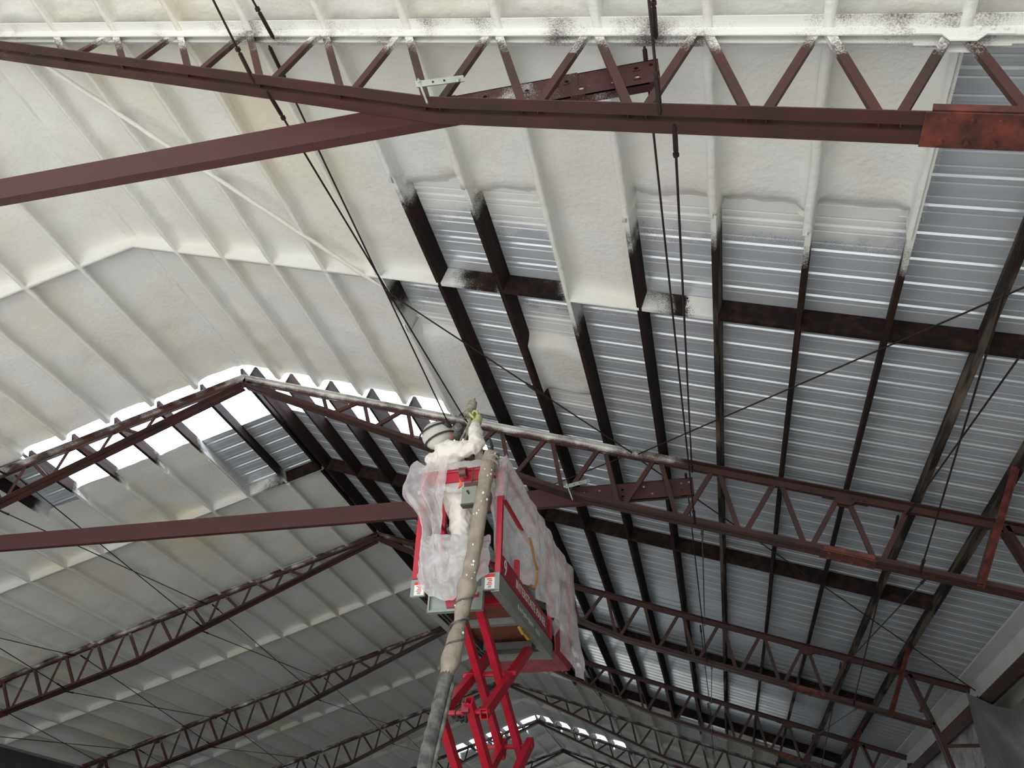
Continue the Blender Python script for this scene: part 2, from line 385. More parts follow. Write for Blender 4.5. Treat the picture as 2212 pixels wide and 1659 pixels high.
# --- foam panels: one per cell between purlins, coved up the timbers
OFF = [0, .030, .036, .046, .062, .085, .12, .17, .24, .3585]
UO = OFF + [PU - x for x in OFF[-2::-1]]
UOC = [0, .030, .040, .08, .16, .3585]; UOC = UOC + [PU - x for x in UOC[-2::-1]]
def foam_panel(side, b, k, a, c, dy, coarse, mb):
    y0 = TY(b); uo = UOC if coarse else UO
    # rows
    ys = set(); n = max(2, int((c - a) / dy))
    for i in range(n + 1): ys.add(round(a + (c - a) * i / n, 4))
    for e in (a, c):
        if abs(e - MID) < .01:
            sg = 1 if e == a else -1
            for d in (.026, .034, .05, .08, .13): ys.add(round(e + sg * d, 4))
        elif e not in (0, 6.1):
            sg = 1 if e == a else -1
            for d in (.02, .045, .08, .14, .22): ys.add(round(e + sg * d, 4))
    ys = sorted(ys); rows = []; tints = []
    openA, openC = a not in (0,) and abs(a - MID) > .01, c not in (6.1,) and abs(c - MID) > .01
    for yy in ys:
        r = []; tr = []; tints.append(tr)
        for du in uo:
            u = PU * k + du; Yw = y0 + yy
            nlow = ns(u * 1.3, Yw * .9, 3 + side * 9) ; nmid = ns(u * 5, Yw * 3.2, 7 + side * 9); nhi = ns(u * 13, Yw * 9, 1)
            t = .085 + .026 * nlow + .016 * nmid + .008 * nhi
            if b == 0: t += .030 * abs(ns(u * 2.2 + 3 * nlow, Yw * 10, 5)) + .012 * ns(u * 6, Yw * 26, 6)
            edge = min(du, PU - du); kk = k if du < PU / 2 else k + 1
            sidev = .050 + .050 * ns(kk * 3.7 + (0 if du < PU / 2 else 5.3), Yw * 1.5, side) + .030 * ns(kk * 5.1, Yw * 5, 2)
            cv = coated(side, b, kk, yy) and not (kk == 0)
            t += (.062 if cv else .03) * math.exp(-max(0, edge - .03) / max(.012, sidev))
            # open ends feather out
            f = 1.0
            wob = .10 * ns(u * 4, yy * .3, b + k) + .05 * ns(u * 14, 0, k)
            if openA: f *= sstep(-.02, .20, yy - a + wob - (.08 if yy > a else 0))
            if openC: f *= sstep(-.02, .20, c - yy + wob - (.08 if yy < c else 0))
            h = PH - t * f + .012 * (1 - f)
            # blocking at mid bay
            for e in (a, c):
                if abs(e - MID) < .01:
                    d = abs(yy - e); bc = block_coated(side, b, k)
                    if bc: h = min(h, PH - (.05 * math.exp(-max(0, d - .03) / .05) + t)) if d > .031 else -.012 + .005 * nmid
                    elif d < .03: h = min(h, .10)
            if edge < .031:
                h = (-.014 + .006 * nmid + .004 * nhi) if cv else (h if f < .5 else min(h, .11))
            elif edge < .04 and cv: h = min(h, .045 + .02 * nmid)
            uu = u
            if k == 0 and du == 0: uu = -ST * max(h, 0) if not cv else 0; h = h if h < .2 else .15
            if edge > .02: uu += .010 * nmid + .006 * nhi
            r.append(PT(side, uu, Yw, h))
            tr.append(min(1, max(0, .9 * ns(u * .8, Yw * .35, 21) + .35 * ns(u * 2.6, Yw * 1.1, 8) - .08)))
        rows.append(r)
    mb.grid(rows, tints)
rest = {1: MB(), -1: MB()}
for side in (1, -1):
    for b in range(0, 9):
        for k in range(0, NK):
            for (a, c) in foam_iv(side, b, k):
                for (p, q) in ((a, min(c, MID)), (max(a, MID), c)):
                    if q - p < .1: continue
                    near = b <= 2
                    if b <= 6:
                        mb = MB(); foam_panel(side, b, k, p, q, .045 if b == 0 and p < 1 or b == 0 else (.085 if near else .24), b >= 4, mb)
                        mb.build('foam_panel', MT['foam'], CE[side], smooth=True, fix=False)
                    else: foam_panel(side, b, k, p, q, .5, True, rest[side])
for side in (1, -1): tag(rest[side].build('foam_coating', MT['foam'], CE[side], smooth=True, fix=False), kind='stuff')
# strip of foam sprayed against one purlin in the half-finished bay
mb = MB(); rows = []
for i in range(31):
    yy = 3.38 + 1.42 * i / 30; r = []
    wdt = .15 * math.sin(math.pi * min(1, i / 30 * .93 + .07)) + .03 * ns(yy * 5, 1, 2) + .03
    for j in range(8):
        t = j / 7; r.append(PT(1, PU * 7 - .022 - wdt * t, TY(1) + yy, PH - .16 * (1 - t) ** 1.6 - .035 * (1 - t * t) + .015 * (t == 1) + .012 * ns(yy * 9, t * 4, 5)))
    rows.append(r)
mb.grid(rows); mb.build('foam_panel', MT['foam'], ceil_r, smooth=True, fix=False)

# ---------------------------------------------------------------- trusses
XA, YA, ZA = Vector((1, 0, 0)), Vector((0, 1, 0)), Vector((0, 0, 1))
LG, LT, GP = .088, .009, .022             # angle leg, thickness, half gap
def Lprof(s):                              # angle, heel at origin: leg out along +A*s, leg along +B
    p = [(0, 0), (s * LG, 0), (s * LG, LT), (s * LT, LT), (s * LT, LG), (0, LG)]
    return p
def chord(mb, p0, p1, flip, n, sp):        # two angles back to back, flip=-1: flanges on top
    d = (p1 - p0).normalized(); B = d.cross(YA).normalized()
    if B.z < 0: B = -B
    for s in (-1, 1):
        prof = [(a + s * GP, b * flip) for a, b in Lprof(s)]
        mb.sweep(p0, p1, prof, YA, B, n, sp)
def depth(n, u):                           # bottom chord below the roof plane
    D = .95 if n == 1 else .86
    return (.16 + (D - .16) * u / 5.3) if u < 5.3 else D
def truss_spray(n):
    def f(q):
        side = 1 if q.x > RX else -1; u = abs(q.x - RX); dz = RZ - SL * u - q.z
        if n == 1:
            s = .78 - dz / .40 if dz > .1 else .74 + .45 * ns(q.x * .9, 4.2, 0)
            return max(0, s * (1.0 if u < 9 else .8))
        if n == 2 and side > 0: lim = 1.0 if u < 5.6 else max(0, 1 - (u - 5.6) / 1.2)
        elif n in (3, 4) and side > 0: lim = 0
        else: lim = .55
        return max(0, (.75 - dz / .12) * lim)
    return f
LABT = {1: 'open-web steel roof truss with white-sprayed top chord and zinc clamp on its bottom chord',
        2: 'open-web steel roof truss right behind the worker, whose raised arm crosses its top chord',
        3: 'first open-web steel roof truss behind the worker\'s truss, ending at the grey tarp',
        4: 'second open-web steel roof truss behind the worker\'s truss, last one before foam on both slopes',
        5: 'third open-web steel roof truss behind the worker\'s truss, between foamed slopes',
        6: 'open-web steel roof truss under the distant bright skylight strip',
        7: 'open-web steel roof truss just past the distant bright skylight strip',
        8: 'farthest open-web steel roof truss, past the distant skylight strip'}
for n in range(1, 9):
    y = TY(n); root = tag(empty('roof_truss', (RX, y, RZ - 1)), LABT[n], 'truss', 'roof trusses')
    sp = truss_spray(n)
    for side in (1, -1):
        m = MT['steel']
        def T(u, h): return PT(side, u, y, -h)
        def Bt(u): v = PT(side, u, y, 0); v.z -= depth(n, u); return v
        mb = MB(); chord(mb, T(-.0, .001), T(11.08, .001), -1, 60 if n < 3 else 14, sp); mb.build('top_chord', m, root)
        mb = MB(); q0, q1, q2 = Bt(.02), Bt(5.3), Bt(10.36)
        chord(mb, q0, q1, 1, 8, sp); chord(mb, q1, q2, 1, 8, sp); mb.build('bottom_chord', m, root)
        # webs
        def web(p, q, w=.062):
            d = (q - p).normalized(); B = d.cross(YA).normalized()
            mb = MB(); prof = [(-.018, -w / 2), (.018, -w / 2), (.018, -w / 2 + .008), (-.010, -w / 2 + .008), (-.010, w / 2), (-.018, w / 2)]
            mb.sweep(p, q, prof, YA, B, 10 if n < 3 else 3, sp); return mb.build('web', m, root)
        for k in range(2, 14):
            off = min(.27, max(.10, .27 - .034 * (k - 6))) if n == 1 else .13
            tu = PU * k; bu = tu + off
            if k < 13: web(T(tu, .03), Bt(bu) + Vector((0, 0, .03)), .058)
            if k < 13: web(Bt(bu + .06) + Vector((0, 0, .03)), T(tu + PU - .07, .03), .058)
        web(Bt(9.72) + Vector((0, 0, .03)), T(10.1, .05), .07)
        web(T(10.56, .04), PT(side, 10.40, y, -.62), .05)
        # knee and built-up column
        zc = RZ - 3.3494 - .1
        c0, c1, c2 = PT(side, 10.15, y, -.06), Vector((RX + side * 10.37, y, RZ - 4.46)), Vector((RX + side * 11.0, y, 0.02))
        mb = MB()
        for p, q in ((c0, c1), (c1, c2)):
            d = (q - p).normalized(); B = d.cross(YA).normalized() * side
            for s in (-1, 1): mb.sweep(p, q, [(a + s * GP, b_) for a, b_ in Lprof(s)], YA, B, 1, sp)
        o0 = PT(side, 11.18, y, -.12); o1 = Vector((o0.x, y, .02))
        mb.build('inner_column_chord', m, root)
        mb = MB()
        for s in (-1, 1): mb.sweep(o0, o1, [(a + s * GP, b_) for a, b_ in Lprof(s)], YA, Vector((-side, 0, 0)), 1, sp)
        mb.build('outer_column_chord', m, root)
        web(c1 + Vector((side * .05, 0, .02)), o0 + Vector((0, 0, -.05)), .08)
        web(c1 + Vector((side * .03, 0, -.12)), Vector((o0.x, y, c1.z - .12)), .05)
        web(Vector((RX + side * 10.55, y, c1.z - 1.0)), Vector((o0.x, y, c1.z - .25)), .05)
        # splice at the twelfth purlin
        if n <= 4:
            d = Vector((side * CT, 0, -ST)); B = Vector((side * ST, 0, CT))
            c = T(8.60, .062)
            for s in (-1, 1):
                mb = MB(); yy = YA * (s * (GP + LT + .006))
                pr = [(-.26, .02), (.26, .02), (.26, -.035), (.12, -.035), (.07, -.10), (-.07, -.10), (-.12, -.035), (-.26, -.035)]
                mb.sweep(c + yy - YA * .004, c + yy + YA * .004, pr, d, B, 1, (lambda q: .9) if n == 1 else None); gp = mb.build('gusset_plate', m, root)
                for t in (.07, .14, .21):
                    mb = MB(); mb.tube([c + yy + d * t + YA * s * .004, c + yy + d * t + YA * s * .020], .016, 6); mb.build('bolt', MT['foam'] if n == 1 else m, gp)
            mb = MB(); e = Bt(8.45); dd = (Bt(9) - Bt(8.5)).normalized(); BB = dd.cross(YA).normalized()
            if BB.z < 0: BB = -BB
            mb.sweep(e - dd * .30 - BB * .012, e + dd * .30 - BB * .012, [(-.115, 0), (.115, 0), (.115, .010), (-.115, .010)], YA, BB, 1)
            for s in (-1, 1): mb.sweep(e - dd * .27 + BB * .005, e + dd * .28 + BB * .005, [(s * .112, 0), (s * .121, 0), (s * .121, .05), (s * .112, .05)], YA, BB, 1)
            spl = mb.build('splice_plate', MT['rust'], root)
            for i in range(3):
                for s in (-1, 1):
                    pp = e + dd * (-.2 + .13 * i) + YA * s * .07 - BB * .012; mb = MB(); mb.tube([pp, pp - BB * .016], .016, 6); mb.build('bolt', MT['rust'], spl)
        # flange brace from purlin 14 down to the bottom chord
        if n in (2, 3, 4) and side > 0:
            p = PT(1, PU * 14 - .03, y - 1.25, .02); q = Bt(9.74) + Vector((0, -.05, .0))
            d = (q - p).normalized(); A = d.cross(XA).normalized(); B = d.cross(A)
            mb = MB(); mb.sweep(p, q, [(0, 0), (.055, 0), (.055, .007), (.007, .007), (.007, .055), (0, .055)], A, B, 1); mb.build('flange_brace', MT['rust'], root)
    # ridge plates
    mb = MB(); mb.box((RX, y, RZ - .11), .34, .03, .14); mb.build('ridge_plate', MT['steel'], root)

# ---------------------------------------------------------------- red channel tie beams clamped to trusses 1 and 2
def channel_tie(n, label):
    y = TY(n) + .125; zt, zb = RZ - 2.40, RZ - 2.655; x0, x1 = RX - 6.83, RX + 6.83
    root = tag(empty('channel_beam', (RX, y, zb)), label, 'beam', 'red channel tie beams')
    def sp(q):
        return max(0, .42 - abs(q.x - (RX + 5.9)) / 1.2) if n == 1 else 0
    holes = [(5.42, .16), (5.62, .17), (5.92, .155), (5.95, .06), (6.12, .165), (6.20, .175), (6.30, .07), (6.52, .175), (6.55, .075), (6.68, .18), (6.70, .085), (6.78, .19)]
    H_ = zt - zb; mb = MB()
    # web with punched holes: columns of cells
    xs = [x0]; 
    cells = [(RX + u, zb + v) for u, v in holes]
    r = .017; c_ = .024
    cols = sorted(cells)
    xcur = x0
    def quad(xa, xb, za, zb_):
        N_ = max(1, int((xb - xa) / .5)); 
        V = []; 
        for i in range(N_ + 1):
            xx = xa + (xb - xa) * i / N_; V += [(xx, y, za), (xx, y, zb_)]
        mb.add(V, [(2 * i, 2 * i + 2, 2 * i + 3, 2 * i + 1) for i in range(N_)], [sp(Vector(v)) for v in V])
    used = []
    for (cx, cz) in cols:
        if any(abs(cx - u) < 2 * c_ for u, _ in used): continue
        grp = [(a, b_) for a, b_ in cells if abs(a - cx) < 2 * c_]
        used.append((cx, cz)); xa, xb = cx - c_, cx + c_
        if xa > xcur: quad(xcur, xa, zb, zt)
        zc = zb
        for a, b_ in sorted([(cx, g_[1]) for g_ in grp], key=lambda t: t[1]):
            quad(xa, xb, zc, b_ - c_); zc = b_ + c_
            V = []
            for j in range(8):
                t = math.pi / 4 * j + math.pi / 8; V.append((cx + r * math.cos(t), y, b_ + r * math.sin(t)))
            for j in range(8):
                t = math.pi / 4 * j + math.pi / 8; mx_ = max(abs(math.cos(t)), abs(math.sin(t)))
                V.append((cx + c_ * math.cos(t) / mx_, y, b_ + c_ * math.sin(t) / mx_))
            V += [(cx + c_, y, b_ + c_), (cx - c_, y, b_ + c_), (cx - c_, y, b_ - c_), (cx + c_, y, b_ - c_)]
            F = [(j, (j + 1) % 8, 8 + (j + 1) % 8, 8 + j) for j in range(8)] + [(8, 9, 16), (10, 11, 17), (12, 13, 18), (14, 15, 19)]
            mb.add(V, F, [sp(Vector(v)) for v in V])
        quad(xa, xb, zc, zt); xcur = xb
    quad(xcur, x1, zb, zt)
    o = mb.build('web_plate', MT['channel'], root); sm = o.modifiers.new('thickness', 'SOLIDIFY'); sm.thickness = .007; sm.offset = -1
    for z in (zt, zb):
        mb = MB(); mb.sweep(Vector((x0, y, z)), Vector((x1, y, z)), [(0, 0), (.066, 0), (.066, .009 if z == zb else -.009), (0, .009 if z == zb else -.009)], YA, ZA, 20, sp); mb.build('flange', MT['channel'], root)
    # clamp: slotted zinc plate and two threaded rods over the truss chord
    for side in (1, -1):
        u = 5.30 if side > 0 else 5.30
        bz = RZ - SL * u - depth(n, u); cx = RX + side * u; yn = TY(n)
        mb = MB(); d = Vector((.80, .25, .30)).normalized() if side > 0 else Vector((-.80, .25, .30)).normalized()
        p = Vector((cx - side * .06, yn - .155, bz + .10)); q = p + d * .28
        up = (ZA - d * ZA.dot(d)).normalized(); wd = d.cross(up)
        mb.sweep(p - d * .03, q + d * .03, [(-.024, -.004), (.024, -.004), (.024, .004), (-.024, .004)], (wd * .35 + up * .93).normalized(), (up * .35 - wd * .93).normalized(), 1)
        pl = mb.build('clamp_plate', MT['zinc'], root)
        mb = MB()
        for t in (.09, .17): 
            c = p + d * t - (up * .35 - wd * .93).normalized() * .0045; c2 = p + d * t + (up * .35 - wd * .93).normalized() * .0055
            mb.tube([c - (c2 - c) * .2, c2], .008, 8)
        mb.build('slot_dark_disc', MT['black'], pl)  # plate is uncut; black discs stand in for the dark inside its slots
        for pp, l0, l1 in ((p, -.20, .05), (q, -.10, .07)):
            mb = MB(); dr = Vector((side * .10, .42, .9)).normalized() if pp is q else Vector((-side * .25, -.25, .93)).normalized()
            a = Vector((pp.x + side * .06, pp.y + .03, pp.z - .19)) if pp is p else pp - dr * .06
            mb.tube([a, pp + (pp - a).normalized() * .05], .008, 8); mb.build('clamp_rod', MT['zinc'], root)
            mb = MB(); ax = (pp - a).normalized(); mb.tube([pp + ax * .006, pp + ax * .024], .017, 6); mb.build('nut', MT['zinc'], root)
channel_tie(1, 'red channel tie beam with bolt holes clamped behind the white-sprayed truss')
channel_tie(2, 'red channel tie beam passing behind the lift and worker')

# ---------------------------------------------------------------- bracing rods
def rod(p, q, label, group, turn=None, r=.009, sleeve=True, bend=0):
    p, q = Vector(p), Vector(q)
    root = tag(empty('brace_rod', p), label, 'rod', group)
    n = 6; pts = [p.lerp(q, i / n) + Vector((0, 0, -bend * math.sin(math.pi * i / n))) for i in range(n + 1)]
    mb = MB(); mb.tube(pts, r, 6); mb.build('rod', MT['rod'], root)
    d = (q - p).normalized(); L_ = (q - p).length
    if sleeve:
        for t in (.0, 1.0):
            c = p if t == 0 else q; s = d if t == 0 else -d
            mb = MB(); mb.tube([c + s * .02, c + s * .24], .017, 6); mb.build('sleeve', MT['rod'], root)
            mb = MB(); mb.tube([c + s * .26, c + s * .285], .021, 6); mb.build('nut', MT['rod'], root)
    if turn is not None:
        c = p.lerp(q, turn); A = d.cross(ZA).normalized()
        mb = MB()
        for s in (-1, 1): mb.tube([c - d * .11 + A * s * .004, c - d * .09 + A * s * .024, c + d * .09 + A * s * .024, c + d * .11 + A * s * .004], .007, 6)
        for s in (-1, 1): mb.tube([c + d * s * .10, c + d * s * .14], .014, 6)
        mb.build('turnbuckle', MT['rod'], root)
BAYN = {0: 'in front of the white-sprayed truss', 1: 'behind the white-sprayed truss', 2: 'behind the worker\'s truss', 3: 'one bay past the worker\'s truss bay',
        4: 'two bays past the worker\'s truss bay', 5: 'in the bay before the distant skylight'}
for b in range(0, 6):
    for side in (1, -1):
        for u in (3.85, 6.83, 9.2):
            if side < 0 and b == 0: continue
            sl_ = 'right' if side > 0 else 'left'
            du = {3.85: 'near ridge', 6.83: 'mid slope', 9.2: 'near eave'}[u]
            lab = f'{sl_} slope, {du}, {BAYN[b]}'
            def top(n, uu): return PT(side, uu, TY(n), -.13)
            def bot(n, uu): v = PT(side, uu, TY(n), 0); v.z -= depth(n, uu) - .0; return v
            grp = f'cross-bracing rods of bay {b}'
            y_ = Vector((0, .03, 0))
            rod(top(b, u - .04) + y_, bot(b + 1, u - .04) - y_, 'thin rod descending rearward, ' + lab, grp)
            rod(bot(b, u + .04) + y_, top(b + 1, u + .04) - y_, 'thin rod climbing rearward, ' + lab, grp)
# roof-plane diagonal rods on the right slope
rod(PT(1, 3.585, TY(1) + 3.254, -.03), PT(1, 6.10, TY(2) - .05, -.03), 'long diagonal tension rod with turnbuckle above the worker, rising into the foam', 'diagonal roof rods', turn=.574, sleeve=False)
mb = MB(); P = [PT(1, .75 + 5.35 * t, TY(1) + .1 + 5.95 * t, -.010 + .010 * ns(t * 30, 1, 1)) for t in [i * .535 / 40 for i in range(41)]]
mb.tube(P, [.024 + .008 * ns(i * .5, 2, 3) - (.012 if i > 38 else 0) for i in range(41)], 10); mb.build('foam_sleeve', MT['foam'], ceil_r, smooth=True)
rod(PT(1, 11.1, TY(1) + .1, -.03), PT(1, 6.18, TY(2) - .05, -.03), 'long diagonal rod crossing bare purlins from eave to the worker\'s truss', 'diagonal roof rods', sleeve=False)
rod(PT(1, 6.14, TY(2) + .05, -.03), PT(1, 11.15, TY(3) - .05, -.03), 'long diagonal rod running from the worker\'s truss down to the grey tarp', 'diagonal roof rods', turn=.12, sleeve=False)
rod(PT(1, 6.02, TY(2) + .05, -.03), PT(1, .75, TY(3) - .05, -.03), 'long diagonal rod passing above the lift toward the ridge', 'diagonal roof rods', turn=.3, sleeve=False)

# ---------------------------------------------------------------- right eave: trim, girt, sheeting
mb = MB(); mb.sweep(PT(1, 11.0, TY(1), PH - .01), PT(1, 11.0, YB - .2, PH - .01), [(-.06, .0), (.24, -.02), (.24, -.42), (.19, -.42), (.19, -.06), (-.06, -.03)], XA, ZA, 1)
tag(mb.build('trim_1', MT['white_trim']), 'white eave trim along the foot of the bare right slope', kind='structure')
mb = MB(); mb.sweep(PT(1, 11.20, TY(1), -.45), PT(1, 11.20, YB - .2, -.45), [(-.03, 0), (.03, 0), (.03, .20), (-.03, .20)], XA, ZA, 1)
tag(mb.build('trim_2', MT['steel']), 'dark red eave girt beneath the white trim', kind='structure')
def cloth(name, mt, label, cat, fn, nu, nv, kind=None, group=None, parent=None):
    mb = MB(); mb.grid([[fn(i / nu, j / nv) for j in range(nv + 1)] for i in range(nu + 1)])
    o = mb.build(name, mt, parent, smooth=True, fix=False)
    return tag(o, label, cat, group) if label else o
xw = XR - .12
def fold(t, f, s): return ns(t * f, s, 3.3)
def tarp(u, v):
    yy = TY(3) - .05 - 3.6 * u; z = RZ - 3.74 - .10 * math.sin(math.pi * min(1, u * 1.4)) - v * 2.6 - 1.2 * min(u, .6)
    x = XR - .34 + .06 * v - (.05 + .17 * v) * (fold(u, 6.0 , v * .7) + .35) + .02 * fold(u * 3, 9, v * 4)
    r_ = math.hypot(u, v * .8); x -= .16 * r_ * (.5 + .5 * math.sin(math.atan2(v * .8, u + .02) * 11 + 1.5 * fold(u * 2, 3, v)))
    return Vector((x, yy, z))
cloth('tarp', MT['tarp'], 'dark grey tarp hung in folds from the end of the truss by the eave', 'tarp', tarp, 60, 24)
def psheet(u, v):
    yy = TY(3) + .35 + 5.3 * u; z = RZ - 4.02 - v * 2.9 - .10 * math.sin(math.pi * u) 
    x = XR - .14 - .10 * (fold(u * 9, 1.6, v * 2) + .4) - .08 * ns(u * 18, v * 9, 4) - .05 * ns(u * 40, v * 14, 8)
    return Vector((x, yy, z))
cloth('plastic_sheet', MT['film'], 'clear plastic sheeting over the right wall past the grey tarp', 'plastic sheet', psheet, 80, 40)
def psheet2(u, v):
    yy = TY(4) + .3 + 5.4 * u; z = RZ - 4.0 - v * 2.9 - .12 * math.sin(math.pi * u)
    x = XR - .14 - .10 * (fold(u * 9, 5.6, v * 2) + .4) - .08 * ns(u * 18, v * 9, 14)
    return Vector((x, yy, z))
cloth('plastic_sheet', MT['film_thin'], 'clear plastic sheeting on the right wall, farther bay beyond the second truss end', 'plastic sheet', psheet2, 50, 24)

# ---------------------------------------------------------------- scissor lift
LA = Vector((-1.624, 6.384, 0)); E1 = Vector((.0459, .99895, 0)); E2 = Vector((-.99895, .0459, 0))
def LP(a, b, z): return LA + E1 * a + E2 * b + ZA * (z + CAMZ)       # z measured from the camera's height
AX = (E1, E2, ZA)
lift = tag(empty('scissor_lift', LP(1.1, .4, -CAMZ)), 'red and grey scissor lift raised beneath the half-sprayed bay', 'lift')
def lbox(name, a0, a1, b0, b1, z0, z1, m, parent=lift):
    mb = MB(); mb.box(LP((a0 + a1) / 2, (b0 + b1) / 2, (z0 + z1) / 2), abs(a1 - a0), abs(b1 - b0), abs(z1 - z0), AX); return mb.build(name, MT[m], parent)
def lrail(name, pts, r, m='red', parent=lift, k=10):
    mb = MB(); mb.tube([LP(*p) for p in pts], r, k); return mb.build(name, MT[m], parent)
def rtube(name, p, q, w, h, m='red', parent=lift):                    # rectangular tube, open ended
    P, Q = LP(*p), LP(*q); d = (Q - P).normalized(); A = E2; B = d.cross(A).normalized()
    mb = MB(); o = [(-w / 2, -h / 2), (w / 2, -h / 2), (w / 2, h / 2), (-w / 2, h / 2)]; t = .007
    i_ = [(-w / 2 + t, -h / 2 + t), (w / 2 - t, -h / 2 + t), (w / 2 - t, h / 2 - t), (-w / 2 + t, h / 2 - t)]
    V = []
    for c in (P, Q):
        for a, b in o + i_: V.append(c + A * a + B * b)
    F = []
    for j in range(4):
        k = (j + 1) % 4
        F += [(j, k, 8 + k, 8 + j), (4 + j, 12 + j, 12 + k, 4 + k), (j, 4 + j, 4 + k, k), (8 + j, 8 + k, 12 + k, 12 + j)]
    mb.add(V, F); return mb.build(name, MT[m], parent)
# deck: rusty soffit with grey edge channels and cross members
lbox('deck', .02, 2.05, .03, .74, 2.50, 2.56, 'brown')
for b0, b1 in ((-.02, .02), (.745, .785)):
    ch = lbox('side_channel', 0, 2.05, b0, b1, 2.44, 2.595, 'grey')
    lbox('lip', 0, 2.05, b0 + (.0 if b0 < .3 else -.035), b1 + (.035 if b0 < .3 else 0), 2.432, 2.44, 'grey', ch)
for a in (.86, 1.62, 1.98): lbox('cross_member', a, a + .07, .03, .74, 2.44, 2.50, 'grey')
for a in (.30, .36): lbox('cross_bar', a, a + .05, .05, .35, 2.44, 2.50, 'red')
for b in (.62, .66): lbox('inner_rail', .3, 2.0, b, b + .02, 2.43, 2.50, 'grey_dark')
# front: corner plates carrying the stickers, lower recessed pocket between
f1 = lbox('front_plate', -.012, .012, -.022, .125, 2.445, 2.598, 'grey'); f2 = lbox('front_plate', -.012, .012, .655, .79, 2.435, 2.590, 'grey')
pk = lbox('entry_pocket', .02, .035, .135, .615, 2.30, 2.60, 'grey')
for a0, a1, b0, b1, z0, z1 in ((-.01, .05, .125, .14, 2.29, 2.60), (-.01, .05, .605, .62, 2.29, 2.60), (-.01, .05, .125, .62, 2.285, 2.302)): lbox('pocket_flange', a0, a1, b0, b1, z0, z1, 'grey', pk)
mb = MB(); V = []
pr = [(.475, 2.425), (.45, 2.32), (.27, 2.32), (.27, 2.425)]
mb.sweep(LP(.006, 0, 0), LP(.018, 0, 0), [(b, z) for b, z in pr], E2, ZA, 1); mb.build('pocket_recess', MT['red_panel'], pk)
def sticker(b0, b1, z0, z1, par):
    st = lbox('sticker', -.0135, -.0125, b0, b1, z0, z1, 'sticker', par); h = z1 - z0
    lbox('sticker_band', -.0150, -.0137, b0, b1, z1 - h * .22, z1, 'sticker_red', par)
    for i in range(4): lbox('sticker_line', -.0150, -.0137, b0 + .02 + .006 * (i % 2), b1 - .018 - .008 * (i % 3), z0 + h * (.28 + .12 * i), z0 + h * (.34 + .12 * i), 'sticker_red', par)
    for i in range(2): lbox('sticker_line', -.0150, -.0137, b0 + .028, b1 - .03, z0 + h * (.08 + .08 * i), z0 + h * (.12 + .08 * i), 'grey_dark', par)
sticker(.02, .108, 2.455, 2.585, f1); sticker(.665, .755, 2.445, 2.565, f2)
# toe boards and the lettered side panel
tb = lbox('side_panel', .04, 1.98, -.026, -.018, 2.597, 2.78, 'red_panel')
lbox('toe_board', .03, 2.0, .775, .785, 2.597, 2.75, 'red_panel')
def text(body, size, loc, xdir, ydir, m, parent, ext=.001, sx=1.0, name='lettering'):
    cu = bpy.data.curves.new(name, 'FONT'); cu.body = body; cu.size = size; cu.extrude = ext; cu.align_x = 'LEFT'
    to = bpy.data.objects.new(name, cu); COL.objects.link(to)
    dg = bpy.context.evaluated_depsgraph_get(); me = bpy.data.meshes.new_from_object(to.evaluated_get(dg))
    bpy.data.objects.remove(to); me.materials.clear(); me.materials.append(MT[m])
    z = xdir.cross(ydir)
    me.transform(Matrix.Diagonal((sx, 1, 1, 1)))
    o = link(name, me); X = Matrix((xdir, ydir, z)).transposed().to_4x4(); X.translation = loc
    o.matrix_world = X; o.parent = parent; o.matrix_parent_inverse = parent.matrix_world.inverted(); return o
t1 = text('9', .21, LP(.10, -.0285, 2.622), E1, ZA, 'white_paint', tb, sx=.9)
t2 = text('INTERSTATE PANEL', .115, LP(.50, -.0285, 2.65), E1, ZA, 'white_paint', tb, sx=1.16)
sc_ = [o for o in lift.children if o.name.startswith('side_channel')][0]
t3 = text('4401', .075, LP(1.27, -.0225, 2.48), E1, ZA, 'grey_paint', sc_, sx=1.25)
for i in range(9):                                  # worn, unreadable marks before the digits
    lbox('worn_mark', .62 + .066 * i, .655 + .066 * i, -.0235, -.0205, 2.487 + .006 * (i % 3), 2.53 - .008 * (i % 2), 'grey_paint', sc_)
# guard rails: front posts, side posts, rails, extension posts
RT = 3.655
for a, b in ((0.02, 0.0), (.02, .765)): rtube('rail_post', (a, b, 2.6), (a, b, RT), .05, .05)
for a, b, z1 in ((.60, -.005, 2.95), (1.90, -.02, RT), (1.90, .78, RT), (2.72, -.06, RT), (2.72, .80, RT), (.62, .77, RT)): rtube('rail_post', (a, b, 2.6), (a, b, z1), .045, .05)
lrail('top_rail', [(.02, .765, RT), (.02, 0, RT)], .021); lbox('front_rail', .005, .035, .03, .74, 3.54, 3.632, 'red')
for b in (-.0, .765):
    e = -.06 if b < .3 else .80
    lrail('top_rail', [(.02, b, RT), (1.9, b, RT), (2.72, e, RT)], .021); lrail('mid_rail', [(.02, b, 3.36), (1.9, b, 3.30), (2.72, e, 3.30)], .022)
lrail('top_rail', [(2.72, -.06, RT), (2.72, .80, RT)], .021)
